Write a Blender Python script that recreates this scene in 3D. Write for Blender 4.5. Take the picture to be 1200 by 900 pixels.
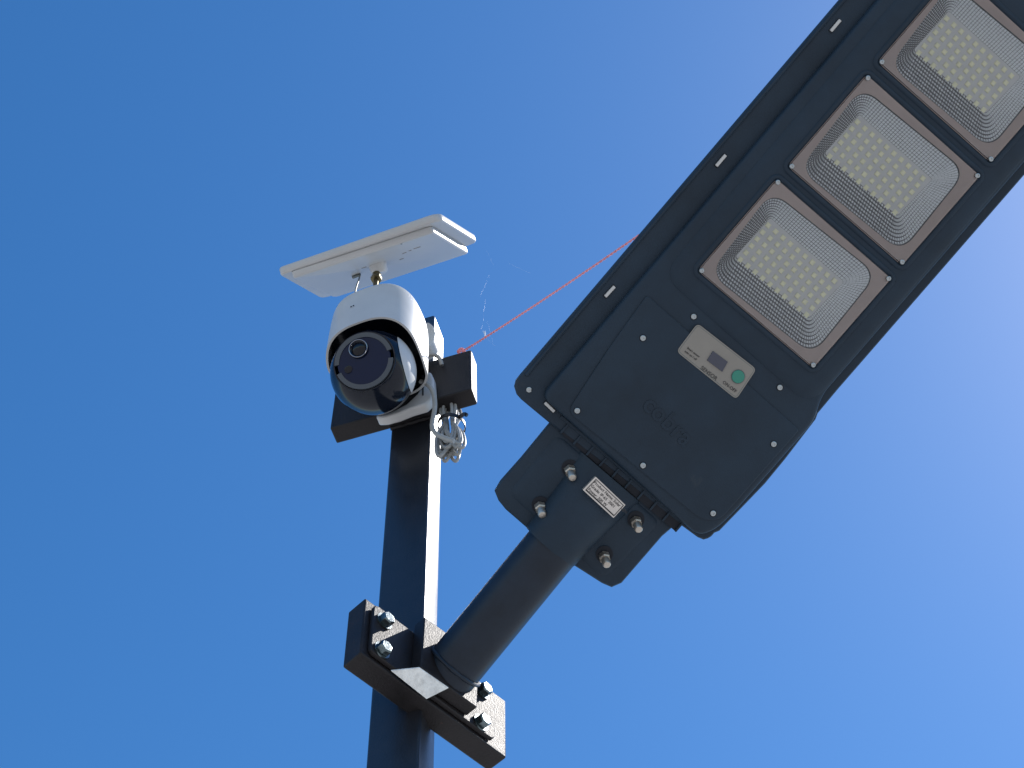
import bpy, bmesh, math, random
from mathutils import Vector, Matrix
R_ = math.radians
S = bpy.context.scene
for o in list(bpy.data.objects): bpy.data.objects.remove(o)
random.seed(7)

# measured plan of the place: metres (mm for the lamp face), in the local frames named below
PLAN = {'arm_base': (-0.0746, 1.0442, 2.8034),
 'arm_tip': (0.0301, 0.9454, 2.8618),
 'axes': {'b': (0.25038, 0.968148, 0.0),
          'cam_F': (0.0, 0.509399, 0.860531),
          'cam_R': (0.998568, 0.046034, -0.02725),
          'cam_U': (0.053495, -0.859299, 0.508669),
          'h': (0.670947, 0.741505, -0.0),
          'nb': (0.741505, -0.670947, 0.0),
          'w': (0.968148, -0.25038, 0.0)},
 'band_left': [(307.3, -110.5), (574.6, -112.8)],
 'beam_face': [(-0.0937, -0.059), (0.1129, -0.0545), (0.1086, -0.1432), (-0.0913, -0.1442)],
 'board': [(399.8, -51.0), (402.1, 50.3), (350.5, 47.6), (346.9, -52.0)],
 'bolts_beam': [(-0.0707, -0.0837), (-0.0715, -0.129), (0.069, -0.0796), (0.0657, -0.1295)],
 'box': [(-0.03, -0.0556), (0.0487, -0.052), (0.0448, -0.1346), (-0.0334, -0.1363)],
 'button': (257.2, 29.0),
 'cable_arc': [(-0.1159, 1.0141, 3.3974), (-0.1078, 1.012, 3.3998), (-0.1, 1.0151, 3.4022), (-0.0944, 1.0189, 3.3965), (-0.0924, 1.0235, 3.3882)],
 'cable_feed': [(-0.1178, 1.0042, 3.3154), (-0.1109, 1.0025, 3.3073), (-0.1041, 1.0028, 3.2963), (-0.0999, 1.0079, 3.2852), (-0.099, 1.0149, 3.2652),
                (-0.1024, 1.0209, 3.2465), (-0.1033, 1.0232, 3.2301), (-0.0978, 1.0239, 3.2166), (-0.0859, 1.0228, 3.204), (-0.0752, 1.0222, 3.196)],
 'chips': [(392.5, -47.5), (395.9, 42.0), (348.1, -46.2), (351.3, 43.2)],
 'clips': [((230.1, -125.5), (244.0, -125.1)), ((402.6, -126.5), (417.1, -126.6)), ((580.6, -127.6), (595.1, -127.8)),
           ((109.7, -101.6), (109.1, -88.4))],
 'cord': [(-0.0669, 1.0365, 3.4435), (0.2147, 0.6468, 3.073)],
 'corner_rivets': [(109.1, -122.2), (119.0, 108.3)],
 'cover_screws': [(124.7, -73.3), (223.0, -70.8), (273.2, -45.3), (277.5, 70.3), (229.9, 103.5), (126.3, 14.6), (136.1, 102.6)],
 'cover_seam': [(257.0, -90.4), (117.9, -72.0), (124.1, 97.8), (133.0, 111.3), (151.9, 115.9), (274.9, 115.9), (289.7, 117.1)],
 'crescent': [(-0.0595, 0.3747), (-0.0477, 0.3698), (-0.0303, 0.3694), (-0.0132, 0.3733), (0.0063, 0.3738), (0.0142, 0.3824), (0.0184, 0.4037),
              (0.0166, 0.4374), (0.0128, 0.4528), (0.0068, 0.4561), (0.0049, 0.4325), (0.0016, 0.4255), (-0.0049, 0.405), (-0.0194, 0.3869),
              (-0.0388, 0.3779), (-0.0597, 0.3801)],
 'crossbar': [(-0.1337, 0.5498), (0.0658, 0.5104), (0.0629, 0.4081), (-0.1276, 0.4067)],
 'emboss': [(179.0, -12.1), (182.1, 51.0)],
 'eye2': (-0.0234, 0.0096, -0.0053),
 'face_c': (-0.0036, -0.0022, 0.004),
 'face_edge': [(287.4, 121.1), (295.3, 114.6), (305.6, 111.0), (323.7, 110.1), (351.8, 111.6), (612.0, 113.4)],
 'face_n': (-0.1818, -0.7772, -0.6024),
 'flange': [(-0.0858, -0.069), (0.0913, -0.0683), (0.0852, -0.1399), (-0.0838, -0.1399)],
 'housing': [(127.9, -137.1), (114.3, -138.6), (107.9, -138.2), (102.0, -135.2), (97.5, -128.0), (96.6, -121.0), (97.2, -86.4), (101.8, -2.4),
             (105.4, 84.6), (107.4, 111.1), (109.5, 117.6), (113.5, 120.3), (117.5, 121.6), (122.1, 121.6), (127.0, 124.2), (162.9, 126.4),
             (194.4, 128.2), (227.2, 127.5), (278.8, 124.5), (284.8, 122.1), (317.4, 121.6), (360.6, 121.9), (601.2, 123.4)],
 'housing_left_far': (607.0, -142.1),
 'knuckle': [(0.0015, 0.5822), (0.009, 0.583), (0.0155, 0.5693), (0.0196, 0.5473), (0.0187, 0.5285), (0.0116, 0.5158), (0.0031, 0.511)],
 'lamp_frame': ((0.02845, 0.94386, 2.86278), (0.691721, -0.621445, 0.36787), (0.715137, 0.660349, -0.22917), (0.100506, -0.421599, -0.901195)),
 'lens2': [(570.2, -75.3), (572.5, 84.3), (451.4, 83.1), (447.2, -73.5)],
 'lens_c': (-0.01, -0.0082, 0.0136),
 'lens_frame': [(431.0, -73.9), (434.8, 83.1), (314.0, 82.3), (309.8, -73.9)],
 'loop_c': (-0.0851, 1.0516, 3.2568),
 'loop_pts': [(-0.1056, 1.0569, 3.3518), (-0.0651, 1.0464, 3.3304), (-0.0977, 1.0548, 3.2037), (-0.0673, 1.047, 3.1889), (-0.1001, 1.0554, 3.2912),
              (-0.0685, 1.0473, 3.2709)],
 'panel_frame': ((-0.17856, 0.94249, 3.53685), (0.953717, -0.300706, 0.0), (0.183058, 0.580586, 0.793353), (0.238566, 0.756635, -0.608761)),
 'panel_low': [(-0.0989, -0.0861), (0.1018, -0.0707), (0.11, 0.1149), (-0.0991, 0.1027)],
 'panel_top': [(-0.1153, -0.0863), (0.1192, -0.0824), (0.129, 0.1093), (-0.1236, 0.1288)],
 'panel_up': [(-0.1056, -0.1146), (0.1259, -0.1274), (0.131, 0.0796), (-0.1186, 0.0986)],
 'patch': [(-0.058, -0.1472), (-0.01, -0.1508), (0.005, -0.1351), (-0.035, -0.1368)],
 'plate': [(97.5, -84.2), (51.5, -82.0), (20.3, -82.5), (8.5, -80.3), (3.7, -71.0), (1.5, -59.3), (1.1, -30.3), (2.4, 29.1), (7.4, 67.2),
           (10.6, 78.0), (20.5, 83.0), (84.3, 83.2), (105.2, 88.9)],
 'plate_bolts': [(75.1, -37.7), (27.0, -36.3), (79.0, 49.2), (30.8, 48.0)],
 'pole_corner': (-0.1083, 1.0576, 2.903),
 'ring': [(417.7, -67.8), (426.9, 68.0), (324.8, 71.5), (317.3, -61.3)],
 'secam': (-0.171, 0.9715, 3.289),
 'sensor': [(270.4, -38.5), (275.3, 38.6), (238.7, 43.2), (235.1, -36.0)],
 'sensor_win': [(259.7, -8.1), (261.5, 11.0), (250.2, 13.3), (248.6, -6.5)],
 'sleeve': [(1.1, -30.3), (2.4, 29.1)],
 'slot': [(0.0015, 0.4277), (0.0039, 0.4265), (0.0046, 0.3958), (0.0023, 0.397)],
 'stem': ((-0.1786, 0.9425, 3.289), 0.208),
 'sticker': [(86.6, -16.7), (84.5, 25.6), (66.7, 25.0), (68.2, -17.8)],
 'text_onoff': [(244.2, 21.8), (246.2, 38.9)],
 'text_sensor': [(240.3, -5.5), (241.8, 15.6)],
 'text_small': [(245.1, -30.4), (247.2, -12.1), (240.9, -29.4), (242.2, -11.9)],
 'vents': [[(105.0, -68.8), (107.9, -50.5), (97.5, -50.7), (98.1, -66.2)], [(117.1, 77.4), (117.5, 88.9), (108.3, 87.5), (108.6, 75.4)]]}


AX = {k: Vector(v) for k, v in PLAN['axes'].items()}

# ---------------------------------------------------------------- camera
cd = bpy.data.cameras.new('camera'); cam = bpy.data.objects.new('camera', cd); S.collection.objects.link(cam)
m = Matrix((AX['cam_R'], AX['cam_U'], -AX['cam_F'])).transposed().to_4x4()
m.translation = Vector((0, 0, 1.6)); cam.matrix_world = m
cd.sensor_width = 36; cd.lens = 54.0; cd.clip_start = .05; cd.clip_end = 5000
S.camera = cam
S.render.resolution_x = 1024; S.render.resolution_y = 768
# ---------------------------------------------------------------- sky and sun
SUN = Vector((math.sin(R_(60))*math.cos(R_(52.5)), math.cos(R_(60))*math.cos(R_(52.5)), math.sin(R_(52.5))))
sun_el = math.asin(SUN.z); sun_az = math.atan2(SUN.x, SUN.y)
world = bpy.data.worlds.new('World'); S.world = world; world.use_nodes = True
nt = world.node_tree; nt.nodes.clear()
sky = nt.nodes.new('ShaderNodeTexSky'); sky.sky_type = 'NISHITA'; sky.sun_disc = False
sky.sun_elevation = sun_el; sky.sun_rotation = sun_az
sky.altitude = 0; sky.air_density = 1.0; sky.dust_density = .28; sky.ozone_density = 4.0
bg = nt.nodes.new('ShaderNodeBackground'); bg.inputs['Strength'].default_value = 0.143
wo = nt.nodes.new('ShaderNodeOutputWorld')
hs = nt.nodes.new('ShaderNodeHueSaturation'); hs.inputs['Saturation'].default_value = 1.27
nt.links.new(sky.outputs[0], hs.inputs['Color']); nt.links.new(hs.outputs[0], bg.inputs[0]); nt.links.new(bg.outputs[0], wo.inputs[0])
sl = bpy.data.lights.new('sun', 'SUN'); sl.energy = 4.8; sl.angle = R_(.53); sl.color = (1, .955, .9)
so = bpy.data.objects.new('sun', sl); S.collection.objects.link(so)
so.rotation_euler = SUN.to_track_quat('Z', 'Y').to_euler(); so.location = (2, 1, 8)
S.view_settings.view_transform = 'Standard'; S.view_settings.look = 'None'
S.view_settings.exposure = 0.3; S.view_settings.gamma = 1

# ---------------------------------------------------------------- materials
def mat(name, col, rough=.5, metal=0, spec=.5, coat=0, coat_r=.2, noise=0, nscale=60, bump=0, bscale=300, wear=None, aniso=None):
    M = bpy.data.materials.new(name); M.use_nodes = True
    t = M.node_tree; b = t.nodes['Principled BSDF']
    b.inputs['Base Color'].default_value = (*col, 1); b.inputs['Roughness'].default_value = rough
    b.inputs['Metallic'].default_value = metal; b.inputs['Specular IOR Level'].default_value = spec
    b.inputs['Coat Weight'].default_value = coat; b.inputs['Coat Roughness'].default_value = coat_r
    tc = t.nodes.new('ShaderNodeTexCoord')
    if noise or wear:
        n = t.nodes.new('ShaderNodeTexNoise'); n.inputs['Scale'].default_value = nscale; n.inputs['Detail'].default_value = 8; n.inputs['Roughness'].default_value = .65
        t.links.new(tc.outputs['Object'], n.inputs['Vector'])
        r = t.nodes.new('ShaderNodeMapRange'); r.inputs['From Min'].default_value = .3; r.inputs['From Max'].default_value = .7
        r.inputs['To Min'].default_value = 1-noise; r.inputs['To Max'].default_value = 1+noise
        t.links.new(n.outputs['Fac'], r.inputs['Value'])
        mx = t.nodes.new('ShaderNodeVectorMath'); mx.operation = 'SCALE'; mx.inputs[0].default_value = col
        t.links.new(r.outputs[0], mx.inputs['Scale']); src = mx.outputs[0]
        if wear:
            wc, lo = wear
            n2 = t.nodes.new('ShaderNodeTexNoise'); n2.inputs['Scale'].default_value = nscale*.6; n2.inputs['Detail'].default_value = 10; n2.inputs['Roughness'].default_value = .7
            t.links.new(tc.outputs['Object'], n2.inputs['Vector'])
            r2 = t.nodes.new('ShaderNodeMapRange'); r2.inputs['From Min'].default_value = lo; r2.inputs['From Max'].default_value = lo+.08
            t.links.new(n2.outputs['Fac'], r2.inputs['Value'])
            m2 = t.nodes.new('ShaderNodeMix'); m2.data_type = 'RGBA'; m2.inputs[7].default_value = (*wc, 1)
            t.links.new(r2.outputs[0], m2.inputs[0]); t.links.new(src, m2.inputs[6]); src = m2.outputs[2]
        t.links.new(src, b.inputs['Base Color'])
        rr = t.nodes.new('ShaderNodeMapRange'); rr.inputs['To Min'].default_value = max(.03, rough-.08); rr.inputs['To Max'].default_value = rough+.1
        t.links.new(n.outputs['Fac'], rr.inputs['Value']); t.links.new(rr.outputs[0], b.inputs['Roughness'])
    if bump:
        nb = t.nodes.new('ShaderNodeTexNoise'); nb.inputs['Scale'].default_value = bscale; nb.inputs['Detail'].default_value = 5
        t.links.new(tc.outputs['Object'], nb.inputs['Vector'])
        bp = t.nodes.new('ShaderNodeBump'); bp.inputs['Strength'].default_value = bump; bp.inputs['Distance'].default_value = .001
        t.links.new(nb.outputs['Fac'], bp.inputs['Height']); t.links.new(bp.outputs[0], b.inputs['Normal'])
    return M
M = {}
M['paint'] = mat('black_gloss_paint', (.010, .011, .015), .36, spec=.75, coat=.35, coat_r=.25, noise=.25, nscale=40, bump=.35, bscale=420, wear=((.07, .04, .03), .70))
M['paint_brush'] = mat('brushed_on_black_paint', (.015, .013, .014), .50, spec=.3, noise=.3, nscale=50, bump=.5, bscale=560, wear=((.09, .04, .025), .66))
M['sun_patch'] = mat('pale_sun_patch', (.80, .80, .77), .6, metal=.2, noise=.25, nscale=120, bump=.8, bscale=500)  # pale colour stands in for sunlight on the clamp
M['arm'] = mat('black_tube_paint', (.011, .018, .030), .42, spec=.32, noise=.25, nscale=30, bump=.12, bscale=300)
M['shell'] = mat('grey_black_plastic', (.014, .028, .046), .52, spec=.28, noise=.22, nscale=13, bump=.25, bscale=700, wear=((.034, .046, .058), .60))
M['dark'] = mat('black_recess_plastic', (.008, .011, .018), .6, spec=.3)
M['white'] = mat('white_plastic', (.54, .54, .53), .38, spec=.5, noise=.05, nscale=18, bump=.05, bscale=700, wear=((.50, .47, .42), .69))
M['white_panel'] = mat('white_panel_plastic', (.46, .46, .455), .42, spec=.5, noise=.03, nscale=22, bump=.04, bscale=500)  # one even white for the whole panel, slightly darker than the camera's
M['zinc'] = mat('zinc_plated_steel', (.42, .45, .46), .3, metal=1, noise=.2, nscale=90, bump=.15, bscale=500)
M['bolt_dark'] = mat('weathered_bolt_steel', (.16, .20, .21), .3, metal=1, noise=.35, nscale=160, bump=.3, bscale=700)
M['steel'] = mat('satin_steel', (.50, .45, .39), .38, metal=.9, noise=.12, nscale=120)
M['border'] = mat('clear_cover_over_copper_board', (.40, .285, .23), .3, spec=.5, coat=.6, coat_r=.08, noise=.10, nscale=16, bump=.04, bscale=120)
M['facet'] = mat('white_ribbed_plastic', (.98, .98, .97), .18, spec=1.0, coat=1, coat_r=.06)  # near-white colour stands in for sky glints on the ribs
M['cup'] = mat('grey_cup_plastic', (.06, .06, .065), .4)
M['board'] = mat('led_board', (.66, .635, .60), .5, noise=.05, nscale=60)
M['chip'] = mat('yellow_phosphor', (.98, .92, .60), .45, spec=.5, noise=.06, nscale=300)
M['label'] = mat('champagne_label', (.24, .225, .20), .45, spec=.5, noise=.05, nscale=40)
M['label_edge'] = mat('label_outline', (.12, .14, .14), .4)
M['sticker'] = mat('silver_sticker', (.62, .58, .54), .28, metal=.75, noise=.12, nscale=22)
M['ink'] = mat('black_ink', (.02, .02, .022), .5)
M['window'] = mat('smoked_sensor_window', (.045, .05, .075), .15, spec=.6)
M['green'] = mat('green_button_rubber', (.03, .22, .16), .45)
M['gloss_black'] = mat('gloss_black_plastic', (.005, .008, .016), .13, spec=.32, bump=.02, bscale=60)
M['navy'] = mat('tinted_face_glass', (.003, .009, .035), .12, spec=.25)
M['led_ring'] = mat('smoky_light_ring', (.055, .065, .078), .3, spec=.5)
M['lens'] = mat('camera_lens_glass', (.003, .003, .007), .05, spec=.35)
M['silver'] = mat('silver_trim', (.30, .31, .34), .3, metal=1)
M['cable'] = mat('grey_cable_sheath', (.33, .33, .315), .5, noise=.1, nscale=120)
M['tie'] = mat('black_cable_tie', (.01, .01, .011), .4)
M['rope'] = mat('faded_red_twine', (.86, .34, .37), .75, noise=.3, nscale=260, bump=.5, bscale=900)
M['web'] = mat('spider_silk', (.85, .87, .9), .4)
M['pv'] = mat('solar_cells', (.008, .012, .035), .12, spec=.6, coat=1, coat_r=.03)
M['brass'] = mat('dark_brass', (.14, .12, .07), .35, metal=1)
M['ground'] = mat('pale_concrete', (.38, .365, .335), .9, noise=.2, nscale=.8, bump=.3, bscale=12)
def glassy(name, tint=(.96, .98, 1), gl=.08):
    g = bpy.data.materials.new(name); g.use_nodes = True; t = g.node_tree; t.nodes.clear()
    out = t.nodes.new('ShaderNodeOutputMaterial'); mx = t.nodes.new('ShaderNodeMixShader')
    tr = t.nodes.new('ShaderNodeBsdfTransparent'); tr.inputs[0].default_value = (*tint, 1)
    gs = t.nodes.new('ShaderNodeBsdfGlossy'); gs.inputs['Roughness'].default_value = gl
    fr = t.nodes.new('ShaderNodeFresnel'); fr.inputs[0].default_value = 1.5
    t.links.new(fr.outputs[0], mx.inputs[0]); t.links.new(tr.outputs[0], mx.inputs[1]); t.links.new(gs.outputs[0], mx.inputs[2])
    t.links.new(mx.outputs[0], out.inputs[0]); return g
M['cover'] = glassy('clear_polycarbonate')

# ---------------------------------------------------------------- helpers
col = S.collection
SWAP = False     # the lamp is drawn as (along the arm, across, down); its own axes are (across, along, down)
PSW = Matrix(((0, 1, 0, 0), (1, 0, 0, 0), (0, 0, 1, 0), (0, 0, 0, 1)))
def thing(name, label, cat, frame, group=None):
    o = bpy.data.objects.new(name, None); col.objects.link(o); o.matrix_world = frame
    o.empty_display_size = .05; o['label'] = label; o['category'] = cat
    if group: o['group'] = group
    return o
def obj(name, bm, material, parent=None, smooth=40, bevel=0, seg=2, local=None):
    me = bpy.data.meshes.new(name)
    if isinstance(bm, tuple):
        me.from_pydata([tuple(v) for v in bm[0]], [], bm[1]); b2 = bmesh.new(); b2.from_mesh(me); bm = b2
    if SWAP:
        for v in bm.verts: v.co = (v.co.y, v.co.x, v.co.z)
        if local is not None: local = PSW @ local @ PSW
    bmesh.ops.recalc_face_normals(bm, faces=bm.faces); bm.to_mesh(me); bm.free()
    o = bpy.data.objects.new(name, me); col.objects.link(o); me.materials.append(M[material] if isinstance(material, str) else material)
    if smooth:
        for p in me.polygons: p.use_smooth = True
        me.set_sharp_from_angle(angle=R_(smooth))
    if bevel:
        md = o.modifiers.new('bevel', 'BEVEL'); md.width = bevel; md.segments = seg; md.limit_method = 'ANGLE'; md.angle_limit = R_(35); md.harden_normals = False
    if parent: o.parent = parent
    if local is not None: o.matrix_local = local
    return o
def copy_part(src, parent, local):
    if SWAP: local = PSW @ local @ PSW
    c = src.copy(); col.objects.link(c); c.parent = parent; c.matrix_local = local; return c
def frame(o, x, y, z):
    f = Matrix((x, y, z)).transposed().to_4x4(); f.translation = o; return f
def prism(levels, cap=True):
    """levels: list of rings of equal length, each a list of (x,y,z)"""
    V = []; Fc = []; n = len(levels[0])
    for r in levels: V += [tuple(p) for p in r]
    for k in range(len(levels)-1):
        for i in range(n):
            j = (i+1) % n; Fc.append((k*n+i, k*n+j, (k+1)*n+j, (k+1)*n+i))
    if cap: Fc.append(tuple(range(n))[::-1]); Fc.append(tuple(range((len(levels)-1)*n, len(levels)*n)))
    return V, Fc
def extrude(pts, z0, z1): return prism([[(x, y, z0) for x, y in pts], [(x, y, z1) for x, y in pts]])
def inset(pts, d):
    """offset a polygon inwards by d"""
    n = len(pts); A = sum(pts[i][0]*pts[(i+1) % n][1]-pts[(i+1) % n][0]*pts[i][1] for i in range(n)); s = 1 if A > 0 else -1; out = []
    for i in range(n):
        p0, p1, p2 = Vector(pts[i-1]), Vector(pts[i]), Vector(pts[(i+1) % n])
        a = (p1-p0).normalized(); b = (p2-p1).normalized()
        na = Vector((-a.y, a.x))*s; nb = Vector((-b.y, b.x))*s; mm = (na+nb)
        mm = mm.normalized() if mm.length > 1e-6 else na
        out.append(tuple(p1+mm*d/max(.35, mm.dot(na))))
    return out
def rounded(pts, r, seg=6):
    out = []; n = len(pts)
    for i in range(n):
        p0, p1, p2 = Vector(pts[i-1]), Vector(pts[i]), Vector(pts[(i+1) % n])
        rr = r[i] if isinstance(r, (list, tuple)) else r
        a = (p0-p1).normalized(); b = (p2-p1).normalized()
        d = min(rr, (p0-p1).length*.49, (p2-p1).length*.49); A = p1+a*d; B = p1+b*d
        for k in range(seg+1):
            t = k/seg; out.append(tuple((1-t)**2*A+2*t*(1-t)*p1+t*t*B))
    return out
def box(x0, x1, y0, y1, z0, z1): return extrude([(x0, y0), (x1, y0), (x1, y1), (x0, y1)], z0, z1)
def disc(cx, cy, z0, z1, r, n=24, r1=None):
    r1 = r if r1 is None else r1
    c = [(math.cos(2*math.pi*i/n), math.sin(2*math.pi*i/n)) for i in range(n)]
    return prism([[(cx+r*x, cy+r*y, z0) for x, y in c], [(cx+r1*x, cy+r1*y, z1) for x, y in c]])
def lathe(prof, n=48, close=False):
    V = []; Fc = []
    for r, z in prof:
        for i in range(n): t = 2*math.pi*i/n; V.append((r*math.cos(t), r*math.sin(t), z))
    k = len(prof)
    for a in range(k if close else k-1):
        for i in range(n):
            j = (i+1) % n; q = (a+1) % k; Fc.append((a*n+i, a*n+j, q*n+j, q*n+i))
    return V, Fc
def merge(*parts):
    V = []; Fc = []
    for v, f in parts:
        o = len(V); V += list(v); Fc += [tuple(i+o for i in q) for q in f]
    return V, Fc
def tube(path, r, n=10, cap=True, smooth_iter=0):
    P = [Vector(p) for p in path]
    for _ in range(smooth_iter):
        Q = [P[0]]
        for a, b in zip(P, P[1:]): Q += [a*.75+b*.25, a*.25+b*.75]
        Q.append(P[-1]); P = Q
    V = []; Fc = []; up = Vector((.3, .2, .93)); t0 = (P[1]-P[0]).normalized(); nx = t0.cross(up).normalized()
    for i, p in enumerate(P):
        t = (P[min(i+1, len(P)-1)]-P[max(i-1, 0)]).normalized()
        nx = (nx-t*nx.dot(t)).normalized(); ny = t.cross(nx)
        rr = r[i] if isinstance(r, list) else r
        for k in range(n): a = 2*math.pi*k/n; V.append(tuple(p+(nx*math.cos(a)+ny*math.sin(a))*rr))
    for i in range(len(P)-1):
        for k in range(n): j = (k+1) % n; Fc.append((i*n+k, i*n+j, (i+1)*n+j, (i+1)*n+k))
    if cap: Fc.append(tuple(range(n))[::-1]); Fc.append(tuple(range((len(P)-1)*n, len(P)*n)))
    return V, Fc
def hexhead(r, z0, z1):
    c = [(math.cos(math.pi*i/3), math.sin(math.pi*i/3)) for i in range(6)]
    return prism([[(r*x, r*y, z0) for x, y in c], [(r*x, r*y, z1-.0015) for x, y in c], [(r*.86*x, r*.86*y, z1) for x, y in c]])
mm = lambda pts: [(x/1000, y/1000) for x, y in pts]
def lettering(text, size, x, y, z, ang, material, parent, name='printed_text', depth=.0003, align='LEFT', offset=0):
    cu = bpy.data.curves.new(name, 'FONT'); cu.body = text; cu.size = size; cu.extrude = depth; cu.align_x = align; cu.resolution_u = 3; cu.offset = offset
    t = bpy.data.objects.new('tmp', cu); col.objects.link(t); bpy.context.view_layer.update()
    me = bpy.data.meshes.new_from_object(t.evaluated_get(bpy.context.evaluated_depsgraph_get()))
    bpy.data.objects.remove(t); me.name = name; me.materials.clear(); me.materials.append(M[material])
    o = bpy.data.objects.new(name, me); col.objects.link(o); o.parent = parent
    ex = Vector((math.cos(ang), math.sin(ang), 0)); ey = Vector((-math.sin(ang), math.cos(ang), 0))
    mt = frame(Vector((y, x, z)), ex, ey, Vector((0, 0, 1))); o.matrix_local = mt
    return o

# ---------------------------------------------------------------- ground
g = bmesh.new(); bmesh.ops.create_grid(g, x_segments=4, y_segments=4, size=1500)
go = obj('ground', g, 'ground', smooth=0); go['kind'] = 'structure'

# ---------------------------------------------------------------- steel pole
Q = Vector(PLAN['pole_corner']); w, b, h, nb, Z = AX['w'], AX['b'], AX['h'], AX['nb'], Vector((0, 0, 1))
base = Vector((Q.x, Q.y, 0)); PW, PD = .055, .044
PF = frame(base, w, b, Z)      # x to the right along the dark face, y away, z up; origin under the near right corner
pole = thing('steel_pole', 'square black steel pole with a welded crossbar near the top and slanted bar below', 'pole', PF)
pts = rounded([(-PW, 0), (0, 0), (0, PD), (-PW, PD)], .003, 3)
obj('post', extrude(pts, .012, Q.z+.692), 'paint', pole)
obj('top_cap', extrude(inset(pts, .001), Q.z+.692, Q.z+.696), 'paint', pole, bevel=.001)
obj('base_plate', extrude(rounded([(-.15, -.08), (.095, -.08), (.095, .125), (-.15, .125)], .01, 4), 0, .012), 'paint', pole, bevel=.002)
zc = Q.z+.4075
obj('crossbar', box(-.1310, .0640, -.0262, -.0004, zc, zc+.104), 'paint_brush', pole, bevel=.0022)
# weld seams round the joints
def weld(name, pts3, r=.0035):
    path = []
    for a, c in zip(pts3, pts3[1:]):
        a = Vector(a); c = Vector(c); n = max(2, int((c-a).length/.004))
        for i in range(n): path.append(a.lerp(c, i/n)+Vector([random.uniform(-.0006, .0006) for _ in range(3)]))
    path.append(Vector(pts3[-1])); return obj(name, tube(path, [r*random.uniform(.75, 1.2) for _ in path], 7), 'paint_brush', pole)
weld('weld_seam', [(-PW, -.001, zc), (0, -.001, zc)])
weld('weld_seam', [(.0005, 0, zc-.001), (.0005, 0, zc+.104)], .002)
# slanted flat bar: local x = h, y = up, z = outwards
fo = Q + nb*.012; fo = Vector((fo.x, fo.y, Q.z)); BF = frame(fo, h, Z, h.cross(Z))
BFl = PF.inverted() @ BF
bp = [(-.0925, -.0585), (.1110, -.0570), (.1090, -.1440), (-.0925, -.1440)]
obj('mounting_bar', extrude(bp, -.026, 0), 'paint_brush', pole, bevel=.0018, local=BFl)
obj('weld_plate', extrude([(-.020, -.062), (.030, -.062), (.030, -.130), (-.020, -.130)], -.034, -.0264), 'paint', pole, bevel=.001, local=BFl)
wl = weld('weld_seam', [(-.03, -.0575, -.027), (.02, -.0575, -.027)], .003); wl.matrix_local = BFl

# ---------------------------------------------------------------- lamp arm bolted to the bar
arm = thing('lamp_arm', 'round black tube on a four bolt bracket between the pole and the big lamp', 'lamp bracket', BF)
t0 = .0006; t1 = .0060
fl = rounded([(-.0850, -.0660), (.0890, -.0660), (.0865, -.1395), (-.0850, -.1395)], .008, 4)
obj('flange_plate', extrude(fl, t0, t1), 'paint_brush', arm, bevel=.0012)
bx = [(-.0300, -.0550), (.0487, -.0530), (.0455, -.1346), (-.0325, -.1352)]
obj('socket_block', prism([[(x, y, t1+.0002) for x, y in bx], [(x, y, .022) for x, y in bx]]), 'paint_brush', arm, bevel=.0014)
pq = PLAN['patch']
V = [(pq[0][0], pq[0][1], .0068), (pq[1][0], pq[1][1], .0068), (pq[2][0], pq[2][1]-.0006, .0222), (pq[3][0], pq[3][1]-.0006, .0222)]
obj('sun_patch_plate', prism([[(x, y-.0012, zz) for x, y, zz in V], [(x, y, zz) for x, y, zz in V]]), 'sun_patch', arm, smooth=0)  # plate added as the sunlit patch, its light put into the colour
for (x, y) in PLAN['bolts_beam']:
    rot = Matrix.Rotation(random.uniform(0, 1), 4, 'Z')
    wsh = obj('bolt', hexhead(.0080, .0018, .0092), 'bolt_dark', arm, smooth=20, bevel=.0004, local=Matrix.Translation((x, y, t1)) @ rot)
    obj('washer', disc(0, 0, .0002, .0018, .0098, 24), 'bolt_dark', wsh)
a3 = Vector(PLAN['arm_base']); tip = Vector(PLAN['arm_tip']); ad = (tip-a3).normalized()
inv = BF.inverted(); A0 = inv @ a3; AT = inv @ (tip+ad*.010); ADL = (AT-A0).normalized()
TR = .0288
def ring_path(p, d, r, n=40):
    u = d.cross(Vector((0, 1, 0))).normalized(); v = d.cross(u)
    return [p+(u*math.cos(2*math.pi*i/n)+v*math.sin(2*math.pi*i/n))*r for i in range(n+1)]
obj('tube', tube([A0-ADL*.018, A0+ADL*.02, A0+(AT-A0)*.5, AT], TR, 64), 'arm', arm)
wp = ring_path(A0+ADL*.002, ADL, TR+.0012)
obj('weld_ring', tube(wp, [random.uniform(.0018, .0026) for _ in wp], 8), 'arm', arm)

# ---------------------------------------------------------------- solar street lamp
o_, x_, y_, z_ = [Vector(v) for v in PLAN['lamp_frame']]
x_.normalize(); y_ = (y_-x_*x_.dot(y_)).normalized()
LF = frame(o_, y_, x_, y_.cross(x_)); SWAP = True
lamp = thing('solar_street_lamp', 'long dark grey solar street lamp with square lens modules seen from below', 'street lamp', LF)
UE = .790        # far end of the lamp, beyond the picture
out = mm(PLAN['housing'])[1:-1] + [(UE-.03, .124), (UE-.008, .115), (UE, .093), (UE, -.112), (UE-.01, -.135), (UE-.035, -.1420), (.30, -.1396)]
low = [(x, y*.93) for x, y in out]
obj('housing', prism([[(x, y, -.042) for x, y in inset(low, .012)], [(x, y, -.036) for x, y in inset(low, .005)], [(x, y, -.010) for x, y in low],
                      [(x, y, -.006) for x, y in inset(out, .001)], [(x, y, -.004) for x, y in out], [(x, y, .0015) for x, y in out], [(x, y, .003) for x, y in inset(out, .0015)]]), 'shell', lamp, smooth=32)
# solar cells on the upper side
obj('solar_cell_panel', extrude([(.15, -.105), (.68, -.105), (.68, .105), (.15, .105)], -.0445, -.0422), 'pv', lamp)
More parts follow.
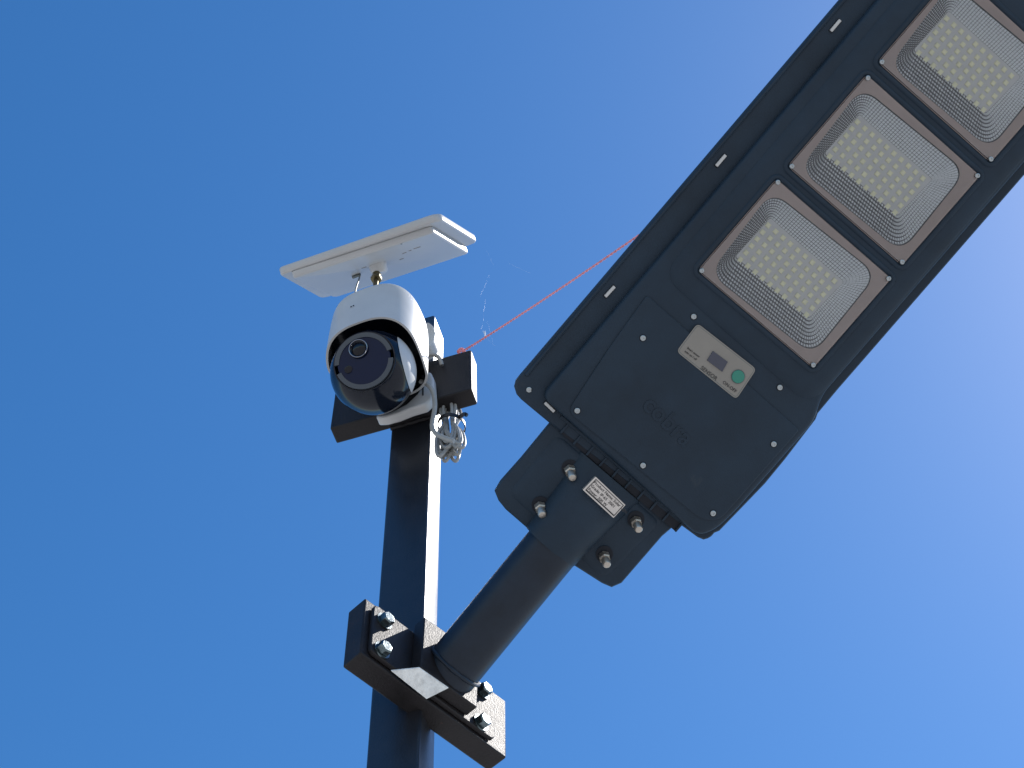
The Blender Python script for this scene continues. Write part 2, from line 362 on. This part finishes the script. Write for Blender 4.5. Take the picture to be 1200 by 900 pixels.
# raised face
body = rounded([(.112, -.110), (.1085, .108), (.124, .1175), (.150, .1210), (.276, .1222), (.300, .1105), (UE-.02, .1125), (UE-.02, -.1145)],
               [.012, .010, .010, .02, .012, .016, .02, .02], 5)
LFm = mm(PLAN['lens_frame']); RG = mm(PLAN['ring']); BD = mm(PLAN['board']); CH = mm(PLAN['chips'])
stepv = [Vector(a)-Vector(c) for a, c in zip(mm(PLAN['lens2']), LFm)]; stepv = sum(stepv, Vector((0, 0)))/4
HOLES = [[(p[0]+stepv.x*k, p[1]+stepv.y*k) for p in rounded(LFm, .0045, 4)] for k in range(3)]
def holed(levels, holes, depth):
    V, Fc = prism(levels, cap=False); bm = bmesh.new(); vs = [bm.verts.new(v) for v in V]; bm.verts.ensure_lookup_table()
    for f in Fc: bm.faces.new([vs[i] for i in f])
    n = len(levels[0]); top = vs[-n:]; zt = top[0].co.z
    edges = [bm.edges.get((top[i], top[(i+1) % n])) for i in range(n)]
    for hq in holes:
        a = [bm.verts.new((x, y, zt)) for x, y in hq]; c = [bm.verts.new((x, y, zt-depth)) for x, y in hq]; k = len(hq)
        for i in range(k): bm.faces.new((a[i], a[(i+1) % k], c[(i+1) % k], c[i]))
        edges += [bm.edges.get((a[i], a[(i+1) % k])) for i in range(k)]
    bmesh.ops.triangle_fill(bm, use_beauty=True, edges=edges, normal=(0, 0, 1)); return bm
obj('face_panel', holed([[(x, y, .0032) for x, y in body], [(x, y, .0105) for x, y in inset(body, .0005)], [(x, y, .0128) for x, y in inset(body, .0020)], [(x, y, .0140) for x, y in inset(body, .0055)]], HOLES, .009), 'shell', lamp, smooth=50)
cov = rounded([(.1175, -.0800), (.1235, .0980), (.135, .1130), (.258, .1145), (.258, -.0960), (.2, -.0910)], [.010, .016, .016, .004, .004, .02], 5)
obj('battery_cover', prism([[(x, y, .0142) for x, y in cov], [(x, y, .0156) for x, y in cov], [(x, y, .0162) for x, y in inset(cov, .0010)]]), 'shell', lamp, smooth=30)
plat = rounded([(.283, -.0980), (.283, .1075), (UE-.035, .1075), (UE-.035, -.1010)], .024, 6)
obj('lens_plateau', holed([[(x, y, .0142) for x, y in plat], [(x, y, .0158) for x, y in inset(plat, .002)], [(x, y, .0185) for x, y in inset(plat, .012)]], HOLES, .004), 'shell', lamp, smooth=60)
# rim lip on the clip side, slots with white clips
obj('side_lip', tube([(.118, -.1340, .003), (.30, -.1362, .003), (UE-.05, -.1385, .003)], .0022, 8), 'shell', lamp)
for (p, q) in PLAN['clips']:
    p = Vector((*p, 0))/1000; q = Vector((*q, 0))/1000; d = (q-p).normalized(); n = Vector((-d.y, d.x, 0))*.0016
    obj('clip', extrude([tuple((p+n)[:2]), tuple((q+n)[:2]), tuple((q-n)[:2]), tuple((p-n)[:2])], .0030, .0062), 'white', lamp, bevel=.0005)
    p2, q2 = p-d*.001, q+d*.001; n2 = n*1.45
    obj('clip_slot', extrude([tuple((p2+n2)[:2]), tuple((q2+n2)[:2]), tuple((q2-n2)[:2]), tuple((p2-n2)[:2])], .0031, .0034), 'dark', lamp)
def screw(x, y, z, r=.0029, parent=lamp, name='screw', m='zinc'):
    return obj(name, merge(lathe([(r, 0), (r, .0008), (r*.75, .0016), (r*.38, .0018), (r*.34, .0009), (0.00005, .0009)], 18)), m, parent, local=Matrix.Translation((x, y, z)))
first = None
for (x, y) in PLAN['cover_screws']:
    zz = .0163 if x < 258 else .0141
    if first is None: first = screw(x/1000, y/1000, zz)
    else: copy_part(first, lamp, Matrix.Translation((x/1000, y/1000, zz)))
    obj('screw_well', disc(x/1000, y/1000, zz-.0001, zz+.0003, .0037, 20), 'dark', lamp)
for (x, y) in PLAN['corner_rivets']:
    copy_part(first, lamp, Matrix.Translation((x/1000, y/1000, .0032)))
# embossed word
lettering('cobra', .0270, .1700, -.0270, .0162, R_(-2.6), 'shell', lamp, 'embossed_word', depth=.0007, offset=.0004)
# sensor label
sp = rounded(mm(PLAN['sensor']), .005, 5)
sb = obj('sensor_label', extrude(sp, .0163, .0168), 'label', lamp)
obj('label_outline', merge(prism([[(x, y, .0169) for x, y in inset(sp, .0011)], [(x, y, .0169) for x, y in inset(sp, .0016)]], cap=False)), 'label_edge', sb, smooth=0)
obj('sensor_window', extrude(mm(PLAN['sensor_win']), .0169, .0180), 'window', sb, bevel=.0003)
bx_, by_ = PLAN['button']
obj('button', disc(bx_/1000, by_/1000, .0169, .0185, .0066, 28), 'green', sb, bevel=.0006)
obj('button_rim', prism([[(bx_/1000+r*math.cos(a*math.pi/16), by_/1000+r*math.sin(a*math.pi/16), .0171) for a in range(32)] for r in (.0067, .0074)], cap=False), 'label_edge', sb)
ta = R_(3.8)
lettering('SENSOR', .0057, .2378, -.0062, .0169, ta, 'ink', sb)
lettering('ON-OFF', .0047, .2418, .0208, .0169, ta, 'ink', sb)
lettering('Smart sensor', .0030, .2443, -.0302, .0169, ta, 'ink', sb)
lettering('auto on / off', .0030, .2402, -.0298, .0169, ta, 'ink', sb)
# mounting plate under the housing
pl = mm(PLAN['plate']); pl = [(.114, -.0835)] + pl[1:-1] + [(.114, .0880)]
obj('mounting_plate', prism([[(x, y, -.014) for x, y in inset(pl, .004)], [(x, y, -.010) for x, y in inset(pl, .0005)], [(x, y, -.0035) for x, y in pl], [(x, y, -.0015) for x, y in inset(pl, .0015)], [(x, y, -.0010) for x, y in inset(pl, .0040)]]), 'shell', lamp, smooth=35)
pin = rounded([(.094, -.0700), (.016, -.0690), (.012, .0660), (.094, .0720)], .010, 6)
obj('mounting_pad', prism([[(x, y, -.0009) for x, y in pin], [(x, y, .0018) for x, y in inset(pin, .0035)]]), 'shell', lamp, smooth=60)
# sleeve: a half round bulge that flares into the plate
V = []; Fc = []; NS = 28
secs = [(.0010, .0300, .0312), (.0030, .0308, .0318), (.030, .0312, .0305), (.060, .0318, .0262), (.080, .0325, .0205), (.096, .0335, .0120)]
for (u, rr, hh) in secs:
    for k in range(NS+1):
        t = math.pi*k/NS; yy = -rr*math.cos(t); V.append((u, yy*(1+(.03+.22*u/.096)*(1-math.sin(t))**1.5), hh*math.sin(t)**.8-.002))
for i in range(len(secs)-1):
    for k in range(NS): a = i*(NS+1)+k; Fc.append((a, a+1, a+NS+2, a+NS+1))
# mouth lip
n0 = len(V)
for k in range(NS+1):
    t = math.pi*k/NS; V.append((.0012, -(TR+.0008)*math.cos(t), (TR+.0008)*math.sin(t)-.002))
for k in range(NS): Fc.append((k, k+1, n0+k+1, n0+k))
obj('sleeve', (V, Fc), 'shell', lamp, smooth=60)
# ventilation grille between plate and housing
vx0, vx1 = .0975, .1075
obj('vent_recess', box(vx0-.0005, vx1+.0005, -.0690, .0885, .0019, .0026), 'dark', lamp)
obj('vent_edge_strip', box(vx1+.0006, vx1+.0040, -.080, .0900, .0019, .0050), 'shell', lamp, bevel=.0006)  # raised strip of shell plastic along the vents
for i in range(10):
    y = -.0690+i*(.1575/9)
    obj('vent_rib', box(vx0-.0008, vx1+.0008, y-.0011, y+.0011, .0027, .0048), 'shell', lamp, bevel=.0003)
# bolts through the plate
for (x, y) in PLAN['plate_bolts']:
    tilt = Matrix.Rotation(R_(-22), 4, 'X') @ Matrix.Rotation(R_(-17), 4, 'Y')
    loc = Matrix.Translation((x/1000, y/1000, .0015))
    bt = obj('bolt', lathe([(.0001, 0), (.0044, 0), (.0045, .0150), (.0036, .0172), (.0001, .0176)], 24), 'steel', lamp, bevel=.0007, local=loc @ tilt)
    obj('nut', hexhead(.0062, .0010, .0075), 'steel', bt, smooth=20)
    obj('bolt_recess', disc(0, 0, .0000, .0005, .0088, 28), 'dark', bt, local=tilt.inverted() @ Matrix.Translation((.001, 0, .0006)))
# silver sticker
st = mm(PLAN['sticker']); zs = .0262
stk = obj('rating_sticker', extrude([(x, y-.0005) for x, y in rounded(st, .0006, 2)], zs-.006, zs), 'sticker', lamp)
obj('sticker_frame', prism([[(x, y, zs+.0002) for x, y in inset(st, .0014)], [(x, y, zs+.0002) for x, y in inset(st, .0022)]], cap=False), 'ink', stk, smooth=0)
obj('sticker_bar', extrude([(st[3][0]+.0028, st[3][1]+.002), (st[2][0]+.0028, st[2][1]-.002), (st[2][0]+.0016, st[2][1]-.002), (st[3][0]+.0016, st[3][1]+.002)], zs, zs+.0003), 'ink', stk)
ta2 = R_(-2.6)
lettering('Product Name: Solar Light', .0043, st[0][0]-.0062, st[0][1]+.0018, zs, ta2, 'ink', stk, offset=.00006)
lettering('Grade: IP-65  2001', .0043, st[0][0]-.0107, st[0][1]+.0018, zs, ta2, 'ink', stk, offset=.00006)
lettering('Power: 200 W', .0043, st[0][0]-.0152, st[0][1]+.0018, zs, ta2, 'ink', stk, offset=.00006)

# ---- lens modules
def quad_map(q, s, t):       # q: TL, TR, BR, BL ; s along TL->TR, t along TL->BL
    a = Vector(q[0]).lerp(Vector(q[1]), s); c = Vector(q[3]).lerp(Vector(q[2]), s); return a.lerp(c, t)
ZF = .0187; DEPTH = .0100
def ring_pts(q, r, per_side=30, per_corner=10):
    out = []; n = 4
    for i in range(4):
        p0, p1, p2 = Vector(q[i-1]), Vector(q[i]), Vector(q[(i+1) % 4])
        a = (p0-p1).normalized(); c = (p2-p1).normalized(); A = p1+a*r; B = p1+c*r; D = Vector(q[(i+1) % 4])+(p1-p2).normalized()*r
        for k in range(per_corner): t = k/per_corner; out.append((1-t)**2*A+2*t*(1-t)*p1+t*t*B)
        ns = per_side if i % 2 == 0 else int(per_side*.72)
        for k in range(ns): out.append(B.lerp(D, k/ns))
    return out
RO = ring_pts(inset(RG, -.0012), .020); RI = ring_pts(BD, .003)
NR = len(RO); ROWS = 8
chip0 = None; reflector_mesh = None; protos = {}
for L in range(3):
    off = stepv*L; T = Matrix.Translation((off.x, off.y, 0))
    q = rounded(LFm, .0045, 4); qo = inset(q, -.0048); qm = inset(q, -.0024)
    if L == 0:
        ro = [tuple(p) for p in inset([tuple(p) for p in RO], -.0004)]
        # cover plate: flat border ring between module edge and reflector mouth
        n = len(ro); V = [(x, y, ZF) for x, y in ro]; o2 = []
        cx, cy = sum(p[0] for p in q)/len(q), sum(p[1] for p in q)/len(q)
        def hit(px, py):     # ray from centre through p onto the module outline
            dx, dy = px-cx, py-cy; best = 9
            for i in range(len(q)):
                ax, ay = q[i-1]; bx2, by2 = q[i]; ex, ey = bx2-ax, by2-ay; den = dx*ey-dy*ex
                if abs(den) < 1e-12: continue
                t = ((ax-cx)*ey-(ay-cy)*ex)/den; s = ((ax-cx)*dy-(ay-cy)*dx)/den
                if t > 0 and -1e-6 <= s <= 1+1e-6: best = min(best, t)
            return cx+dx*best, cy+dy*best
        o2 = [hit(*p) for p in ro]
        V += [(x, y, ZF) for x, y in o2] + [(x, y, ZF-.002) for x, y in o2]
        Fc = [(i, (i+1) % n, n+(i+1) % n, n+i) for i in range(n)] + [(n+i, n+(i+1) % n, 2*n+(i+1) % n, 2*n+i) for i in range(n)]
        protos['mod'] = obj('lens_module', (V, Fc), 'border', lamp, smooth=20); mod = protos['mod']
        protos['bez'] = obj('bezel', prism([[(x, y, .0186) for x, y in inset(qo, -.0015)], [(x, y, .0207) for x, y in qo], [(x, y, .0207) for x, y in qm], [(x, y, .0180) for x, y in inset(q, -.0003)]], cap=False), 'shell', mod, smooth=60)
        # faceted reflector
        V = []; Fc = []
        def wall(i, t):
            p = RO[i % NR].lerp(RI[i % NR], t); return Vector((p.x, p.y, ZF-.0030-(DEPTH-.0030)*t))
        for r in range(ROWS):
            for i in range(NR):
                q4 = [wall(i, r/ROWS), wall(i+1, r/ROWS), wall(i+1, (r+1)/ROWS), wall(i, (r+1)/ROWS)]
                c4 = sum(q4, Vector())/4; od = (q4[0]+q4[1]-q4[2]-q4[3]); od.z = 0; od.normalize(); fs = .5+.5*max(-1, min(1, (od.x*.80+od.y*.85)))
                a, b1, c1, d1 = [c4+(p-c4)*(.56+.30*fs) for p in q4]       # coarser beads on the two far sides put their brighter reflections into the shape
                sz = (d1-a).length; up = Vector((0, 0, sz*random.uniform(.45, .75))); c2, d2 = b1.lerp(c1, .10)+up, a.lerp(d1, .10)+up
                i0 = len(V); V += [a, b1, c1, d1, c2, d2]; Fc += [(i0, i0+1, i0+4, i0+5), (i0+3, i0+2, i0+4, i0+5), (i0+1, i0+2, i0+4), (i0, i0+3, i0+5)]
        V0 = [wall(i, t) for t in (0, 1) for i in range(NR)]; protos['cup'] = obj('reflector_cup', (V0, [(i, (i+1) % NR, NR+(i+1) % NR, NR+i) for i in range(NR)]), 'cup', mod, smooth=30)
        rf = obj('reflector', (V, Fc), 'facet', mod, smooth=0); rf['kind'] = 'stuff'; protos['ref'] = rf
        protos['board'] = obj('led_board', extrude([tuple(p) for p in inset(BD, -.001)], ZF-DEPTH-.0008, ZF-DEPTH), 'board', mod, smooth=0)
        protos['cover'] = obj('clear_cover', prism([[(x, y, ZF+.0008) for x, y in inset(q, .0003)], [(x, y, ZF+.0020) for x, y in inset(q, .0008)]]), 'cover', mod, smooth=20)
        # module well behind the reflector
        protos['well'] = obj('well_wall', prism([[(x, y, ZF-.0025) for x, y in inset(q, .001)], [(x, y, ZF-DEPTH-.0009) for x, y in inset(q, .001)]], cap=False), 'dark', mod, smooth=0)
    else:
        mod = copy_part(protos['mod'], lamp, T)
        for k in ('bez', 'ref', 'cup', 'board', 'cover', 'well'): copy_part(protos[k], mod, Matrix())
    for j in range(6):
        for i in range(10):
            p = quad_map([CH[0], CH[1], CH[3], CH[2]], i/9, j/5)
            mt = Matrix.Translation((p.x, p.y, ZF-DEPTH+.0002)) @ Matrix.Rotation(random.uniform(-.05, .05), 4, 'Z')
            if chip0 is None: chip0 = obj('led_chip', prism([[(x*s, y*s, zz) for x, y in ((-1, -1), (1, -1), (1, 1), (-1, 1))] for s, zz in ((.0024, 0), (.0024, .0009), (.0019, .0012))]), 'chip', mod, smooth=0, local=mt)
            else: copy_part(chip0, mod, mt)
    cen = sum((Vector(p) for p in LFm), Vector((0, 0)))/4
    for p in LFm:
        d = (Vector(p)-cen); p2 = cen+d*(1-.0035/d.length)
        mt = Matrix.Translation((p2.x, p2.y, ZF+.0021))
        if 'cs' not in protos: protos['cs'] = screw(p2.x, p2.y, ZF+.0021, .0026, mod, 'corner_screw')
        else: copy_part(protos['cs'], mod, mt)

# ---------------------------------------------------------------- security camera
SWAP = False
D = Vector(PLAN['secam']); CF = frame(D, Vector((1, 0, 0)), Vector((0, 1, 0)), Z)
sc = thing('security_camera', 'white security camera with a black glass face hanging in front of the crossbar', 'security camera', CF)
n = 96; lev = []
def prof(k):          # (radius factor, height fraction)
    return [(1.0, 0), (1.003, .10), (1.0, .35), (.993, .60), (.978, .80), (.955, .90), (.91, .96), (.82, .99), (.5, 1.0), (.2, 1.004)][k]
RAD = .0612; TOP = .136; TW = R_(-18)
def sq(t, e=.74):     # rounded square, turned a little to the left
    c, s = math.cos(t), math.sin(t); x, y = abs(c)**e*(1 if c > 0 else -1), abs(s)**e*(1 if s > 0 else -1)
    return x*math.cos(TW)-y*math.sin(TW), x*math.sin(TW)+y*math.cos(TW)
def rim(x, y): return .0085-.005*x+(-.0185*y if y < 0 else .022*y)
for k in range(10):
    rf_, hf = prof(k); ring = []
    for i in range(n):
        x, y = sq(2*math.pi*i/n); ring.append((RAD*rf_*x, RAD*rf_*y, rim(x, y)*(1-hf)+TOP*hf))
    lev.append(ring)
inner = [[(x*.955, y*.955, z+.0004) for x, y, z in lev[0]], [(x*.955, y*.955, .07) for x, y, z in lev[0]]]
V, Fc = prism(list(reversed(inner))+lev, cap=False); V.append((0, 0, TOP*1.004)); last = len(inner)+9
Fc += [(last*n+i, last*n+(i+1) % n, len(V)-1) for i in range(n)]
obj('shell', (V, Fc), 'white', sc, smooth=50)
V, Fc = prism([[(x*.952, y*.952, z+.0015) for x, y, z in lev[0]], [(x*.952, y*.952, .069) for x, y, z in lev[0]], [(x*.1, y*.1, .0691) for x, y, z in lev[0]]], cap=False)
obj('shell_lining', (V, Fc), 'gloss_black', sc, smooth=50)
nf = Vector(PLAN['face_n']).normalized(); BR = .0545
bmz = bmesh.new(); bmesh.ops.create_uvsphere(bmz, u_segments=64, v_segments=40, radius=BR)
bmesh.ops.bisect_plane(bmz, geom=bmz.verts[:]+bmz.edges[:]+bmz.faces[:], plane_co=nf*.0385, plane_no=nf, clear_outer=True)
ball = obj('camera_ball', bmz, 'gloss_black', sc, local=Matrix.Translation((-.004, 0, -.001)))
fx = (AX['cam_R']-nf*AX['cam_R'].dot(nf)).normalized(); fy = nf.cross(fx)
fc = Vector(PLAN['face_c'])
FF = Matrix.Translation((-.004, 0, -.001)).inverted() @ frame(Vector((-.004, 0, -.001))+nf*.0385, fx, fy, nf)
obj('face_glass', lathe([(.0001, .0025), (.034, .0024), (.0345, .0015), (.0345, -.002)], 64), 'navy', ball, local=FF)
def arc(r0, r1, z, a0, a1, nn=48, hh=.0016):
    V = []; Fc = []
    for i in range(nn+1):
        t = R_(a0+(a1-a0)*i/nn); c, s = math.cos(t), math.sin(t)
        V += [(r0*c, r0*s, z-hh), (r0*c, r0*s, z), (r1*c, r1*s, z), (r1*c, r1*s, z-hh*2)]
    for i in range(nn):
        for k in range(4): a = i*4+k; c = i*4+(k+1) % 4; Fc.append((a, c, c+4, a+4))
    Fc += [(0, 1, 2, 3), (nn*4+3, nn*4+2, nn*4+1, nn*4)]
    return V, Fc
obj('light_ring', arc(.0318, .0378, .0034, 20, 186), 'led_ring', ball, local=FF)
obj('light_ring', arc(.0318, .0378, .0034, 206, 362), 'led_ring', ball, local=FF)
obj('face_rim', arc(.0385, .0402, .0006, 0, 360, 72, .004), 'gloss_black', ball, local=FF)
fc = Vector((-.004, 0, -.001))+nf*.001; lc = Vector(PLAN['lens_c'])-fc; lx, ly = lc.dot(fx), lc.dot(fy)
LM = FF @ Matrix.Translation((lx, ly, .0024))
ln = obj('lens_barrel', lathe([(.0125, -.002), (.0125, .0028), (.0112, .0034), (.0100, .0026), (.0085, .0004)], 40), 'gloss_black', ball, local=LM)
obj('lens_glass', lathe([(.0088, .0006), (.0060, .0020), (.003, .0027), (.0001, .003)], 32), 'lens', ln)
obj('lens_trim', lathe([(.0112, .0034), (.0117, .0037), (.0122, .0033)], 40), 'silver', ln)
ec = Vector(PLAN['eye2'])-fc
obj('sensor_eye', lathe([(.0050, -.001), (.0050, .0010), (.0036, .0013), (.0001, .0008)], 24), 'lens', ball, local=FF @ Matrix.Translation((ec.dot(fx), ec.dot(fy), .0024)))
# white sliver added on the ball in place of its sun reflections
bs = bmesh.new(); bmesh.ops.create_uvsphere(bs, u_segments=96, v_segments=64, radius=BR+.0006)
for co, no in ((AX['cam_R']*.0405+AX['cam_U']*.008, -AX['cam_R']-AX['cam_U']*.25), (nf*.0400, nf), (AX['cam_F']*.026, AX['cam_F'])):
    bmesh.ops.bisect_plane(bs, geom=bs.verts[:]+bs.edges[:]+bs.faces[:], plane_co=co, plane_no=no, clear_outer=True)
obj('ball_glint', bs, 'white', ball)
# small marks on the shell front: two microphone holes and a faint row of letters
def on_shell(px_t, z, r=RAD*1.004):
    x, y = sq(px_t); return Vector((x*r, y*r, z))
for k in (-1, 1):
    p = on_shell(R_(-96+k*1.2), .078); obj('microphone_hole', disc(0, 0, 0, .0006, .0011, 12), 'ink', sc, local=frame(p+Vector((-.31, -.95, 0))*.0004, Vector((.95, -.31, 0)), Z, Vector((-.31, -.95, 0))))
# wall bracket behind and below the ball
W0 = PF; toS = CF.inverted() @ PF
def plate_w(name, pts, y0, y1, m, bev=.001, parent=sc):
    V, Fc = prism([[(x, y0, Q.z+z) for x, z in pts], [(x, y1, Q.z+z) for x, z in pts]])
    return obj(name, (V, Fc), m, parent, bevel=bev, seg=3, smooth=45, local=toS)
br = plate_w('bracket', PLAN['crescent'], -.0280, -.0420, 'white', .0030)
plate_w('bracket_slot', PLAN['slot'], -.0424, -.0415, 'ink', 0)
kn = PLAN['knuckle']
plate_w('bracket_foot', rounded([(-.03, .5822)]+[tuple(k) for k in kn]+[(-.03, .511)], .004, 3), -.0270, -.0480, 'white', .004)
plate_w('bracket_neck', [(-.055, .44), (-.008, .44), (-.006, .57), (-.055, .57)], -.0275, -.050, 'white', .004)
# ---------------------------------------------------------------- solar panel above the camera
S0, st_ = Vector(PLAN['stem'][0]), PLAN['stem'][1]
j, e1, e2, pn = [Vector(v) for v in PLAN['panel_frame']]; e1.normalize(); e2 = (e2-e1*e1.dot(e2)).normalized()
PFm = frame(j, e1, e2, e1.cross(e2))
sp_ = thing('camera_solar_panel', 'tilted white framed solar panel on a ball joint above the security camera', 'solar panel', PFm)
lowp = rounded(PLAN['panel_low'], [.006, .008, .006, .012], 6); upp = rounded(PLAN['panel_top'], [.010, .018, .014, .02], 8)
obj('junction_tray', prism([[(x, y, .0002) for x, y in inset(lowp, .0030)], [(x, y, .0010) for x, y in inset(lowp, .0008)], [(x, y, .0022) for x, y in lowp], [(x, y, .0092) for x, y in lowp]]), 'white_panel', sp_, smooth=50)
obj('tray_spacer', extrude(inset(lowp, .0012), .0093, .0102), 'white_panel', sp_)
obj('frame', prism([[(x, y, .0103) for x, y in inset(upp, .003)], [(x, y, .0109) for x, y in inset(upp, .0008)], [(x, y, .0125) for x, y in upp], [(x, y, .0195) for x, y in upp], [(x, y, .0213) for x, y in inset(upp, .0015)]]), 'white_panel', sp_, smooth=50)
obj('solar_cells', extrude(inset(upp, .010), .0215, .0220), 'pv', sp_)
# socket, ball stud, nut and stem
jl = PFm.inverted()
jt = S0+Z*st_; ax0 = jl @ jt
obj('joint_socket', lathe([(.0001, -.012), (.0095, -.0125), (.0118, -.009), (.0125, 0), (.0125, .0002)], 32), 'white', sp_)
stem_top = S0+Z*(st_+.012)
stem = obj('stem', tube([jl @ (S0+Z*(TOP-.004)), jl @ (S0+Z*(st_+.006))], .0034, 16), 'brass', sp_)
obj('lock_nut', tube([jl @ (S0+Z*(st_-.004)), jl @ (S0+Z*(st_+.003))], .0078, 6), 'brass', sp_, smooth=20)
obj('ball_stud', lathe([(.0001, -.0065), (.0045, -.0045), (.0065, 0), (.0045, .0045), (.0001, .0065)], 20), 'brass', sp_, local=Matrix.Translation(jl @ (S0+Z*(st_+.010))))
obj('mark', extrude([(-.001, -.071), (.001, -.071), (.001, -.067), (-.001, -.067)], -.0002, .0004), 'label_edge', sp_, local=Matrix.Translation((.055, 0, 0)))
# short lead from the panel down into the camera
lead = [j-e1*.030+e2*.01+pn*.001, j-e1*.030+pn*.006+e2*.004, S0+Vector((-.027, .0, st_-.03)), S0+Vector((-.027, .002, TOP-.002))]
obj('lead', tube([jl @ p for p in lead], .0011, 8, smooth_iter=2), 'label_edge', sp_)
obj('lead_plug', tube([jl @ (lead[0]+pn*.001), jl @ (lead[0]+pn*.001-e1*.012)], .0022, 10), 'label_edge', sp_)
for (x, y, ww) in ((-.020, -.015, .007), (.042, -.018, .006), (.052, -.020, .004), (.060, -.022, .010), (.030, .01, .006)):
    obj('moulded_mark', box(x, x+ww, y, y+.0022, -.0003, .0004), 'label', sp_, smooth=0)

# ---------------------------------------------------------------- cable hank and feed
hc = Vector(PLAN['loop_c'])
cb = thing('cable_hank', 'looped hank of grey cable hanging below the right end of the crossbar', 'cable', frame(hc, w, b, Z))
ci = cb.matrix_world.inverted()
feed = [ci @ Vector(p) for p in PLAN['cable_feed']]
obj('cable_lead', tube(feed, .0031, 10, smooth_iter=2), 'cable', cb)
obj('cable_lead', tube([ci @ Vector(p) for p in PLAN['cable_arc']], .0029, 10, smooth_iter=2), 'cable', cb)
for i in range(15):
    f = i/14; a = -.20+.46*f+random.uniform(-.04, .04); wd = random.uniform(.008, .0135); top = random.uniform(.060, .085); bot = -random.uniform(.036, .056)
    yo = random.uniform(-.010, .009); path = []
    for k in range(33):
        t = 2*math.pi*k/32; zz = (top+bot)/2+(top-bot)/2*math.sin(t); pinch = 1-.55*math.exp(-((zz-.020)/.020)**2)
        x = (wd*math.cos(t))*pinch + a*(.020-zz)*(1 if zz < .020 else .35)
        path.append((.003+x, yo*(.4+.6*min(1, abs(zz-.020)/.03))+.003*math.sin(t+i), zz+.0015*math.sin(2*t+i)))
    obj('cable_loop', tube(path, .0022, 8), 'cable', cb)
# black tie around the waist
tp = [(.0045+.0170*math.cos(2*math.pi*k/24), .000+.0170*math.sin(2*math.pi*k/24), .020-.003*math.cos(2*math.pi*k/24)) for k in range(25)]
V = []; Fc = []
for x, y, zz in tp: V += [(x, y, zz-.0030), (x, y, zz+.0030), (.004+(x-.004)*1.08, y*1.08, zz+.0035), (.004+(x-.004)*1.08, y*1.08, zz-.0035)]
for i in range(24):
    for k in range(4): a = i*4+k; c = i*4+(k+1) % 4; Fc.append((a, c, c+4, a+4))
tie = obj('cable_tie', (V, Fc), 'tie', None, smooth=60); tie.matrix_world = cb.matrix_world.copy()
tie['label'] = 'black tie wrapped round the waist of the grey cable hank'; tie['category'] = 'cable tie'
tl = obj('tie_tail', tube([(.018, -.010, .020), (.023, -.014, .014), (.026, -.012, .021), (.029, -.010, .018)], .0026, 6, smooth_iter=1), 'tie', tie)

# ---------------------------------------------------------------- red twine
c0, c1 = [Vector(p) for p in PLAN['cord']]; L_ = (c1-c0).length; dd = (c1-c0).normalized()
cu = dd.cross(Z).normalized(); cv = cu.cross(dd); strands = []
for s in (0, math.pi):
    path = []
    for i in range(601):
        t = i/600; sag = -.006*4*t*(1-t); a = t*230+s; rr = .0007*(1+1.2*math.exp(-t*14))
        path.append(c0.lerp(c1, t)+Z*sag+(cu*math.cos(a)+cv*math.sin(a))*rr)
    strands.append(tube([p-c0 for p in path], .00078, 6))
tw = obj('red_twine', merge(*strands), 'rope', None); tw.location = c0
tw['label'] = 'thin red twine stretched from the crossbar to behind the big lamp'; tw['category'] = 'twine'
kn_ = []
for i in range(60):
    t = i/59*2*math.pi*3; kn_.append(((.0045+.0012*math.sin(t*2.3))*math.cos(t), .0055*math.sin(t), .004*math.sin(t*.37+1)-.002))
obj('knot', tube(kn_, .0013, 6), 'rope', tw)

# ---------------------------------------------------------------- spider silk and a tuft of fluff
def at(px, py, base, d=0):   # a point in the upright plane of the crossbar, in metres along w and up
    return Q + w*px + b*d + Z*py
silk = []
random.seed(3)
S_ = [((.083, .86), (.094, .80)), ((.086, .78), (.070, .71)), ((.078, .70), (.072, .60)), ((.080, .63), (.088, .56)), ((.115, .80), (.150, .74)), ((.074, .60), (.090, .55)), ]
for (a, c) in S_:
    p0 = at(*a, None); p1 = at(*c, None); path = []
    for i in range(9):
        t = i/8; path.append(p0.lerp(p1, t)-Z*.004*4*t*(1-t)+w*random.uniform(-.001, .001))
    silk.append(tube([p-Q for p in path], .00004, 4))
sk = obj('spider_silk', merge(*silk), 'web', None); sk.location = Q; sk['kind'] = 'stuff'
sk['label'] = 'faint strands of spider silk drifting beside the camera solar panel'; sk['category'] = 'spider silk'
ft = c0.lerp(c1, .122)
fl_ = [tube([Vector((0, 0, 0)), Vector((random.uniform(-.003, .001), 0, .008)), Vector((random.uniform(-.004, .001), .001, .018))], [.0009, .0007, .0001], 5) for _ in range(3)]
tf = obj('fluff_tuft', merge(*fl_), 'web', None); tf.location = ft+Z*.001
tf['label'] = 'tiny white tuft of fluff standing on the red twine'; tf['category'] = 'fluff'

S.render.engine = 'CYCLES'; S.cycles.samples = 96; S.cycles.use_denoising = True
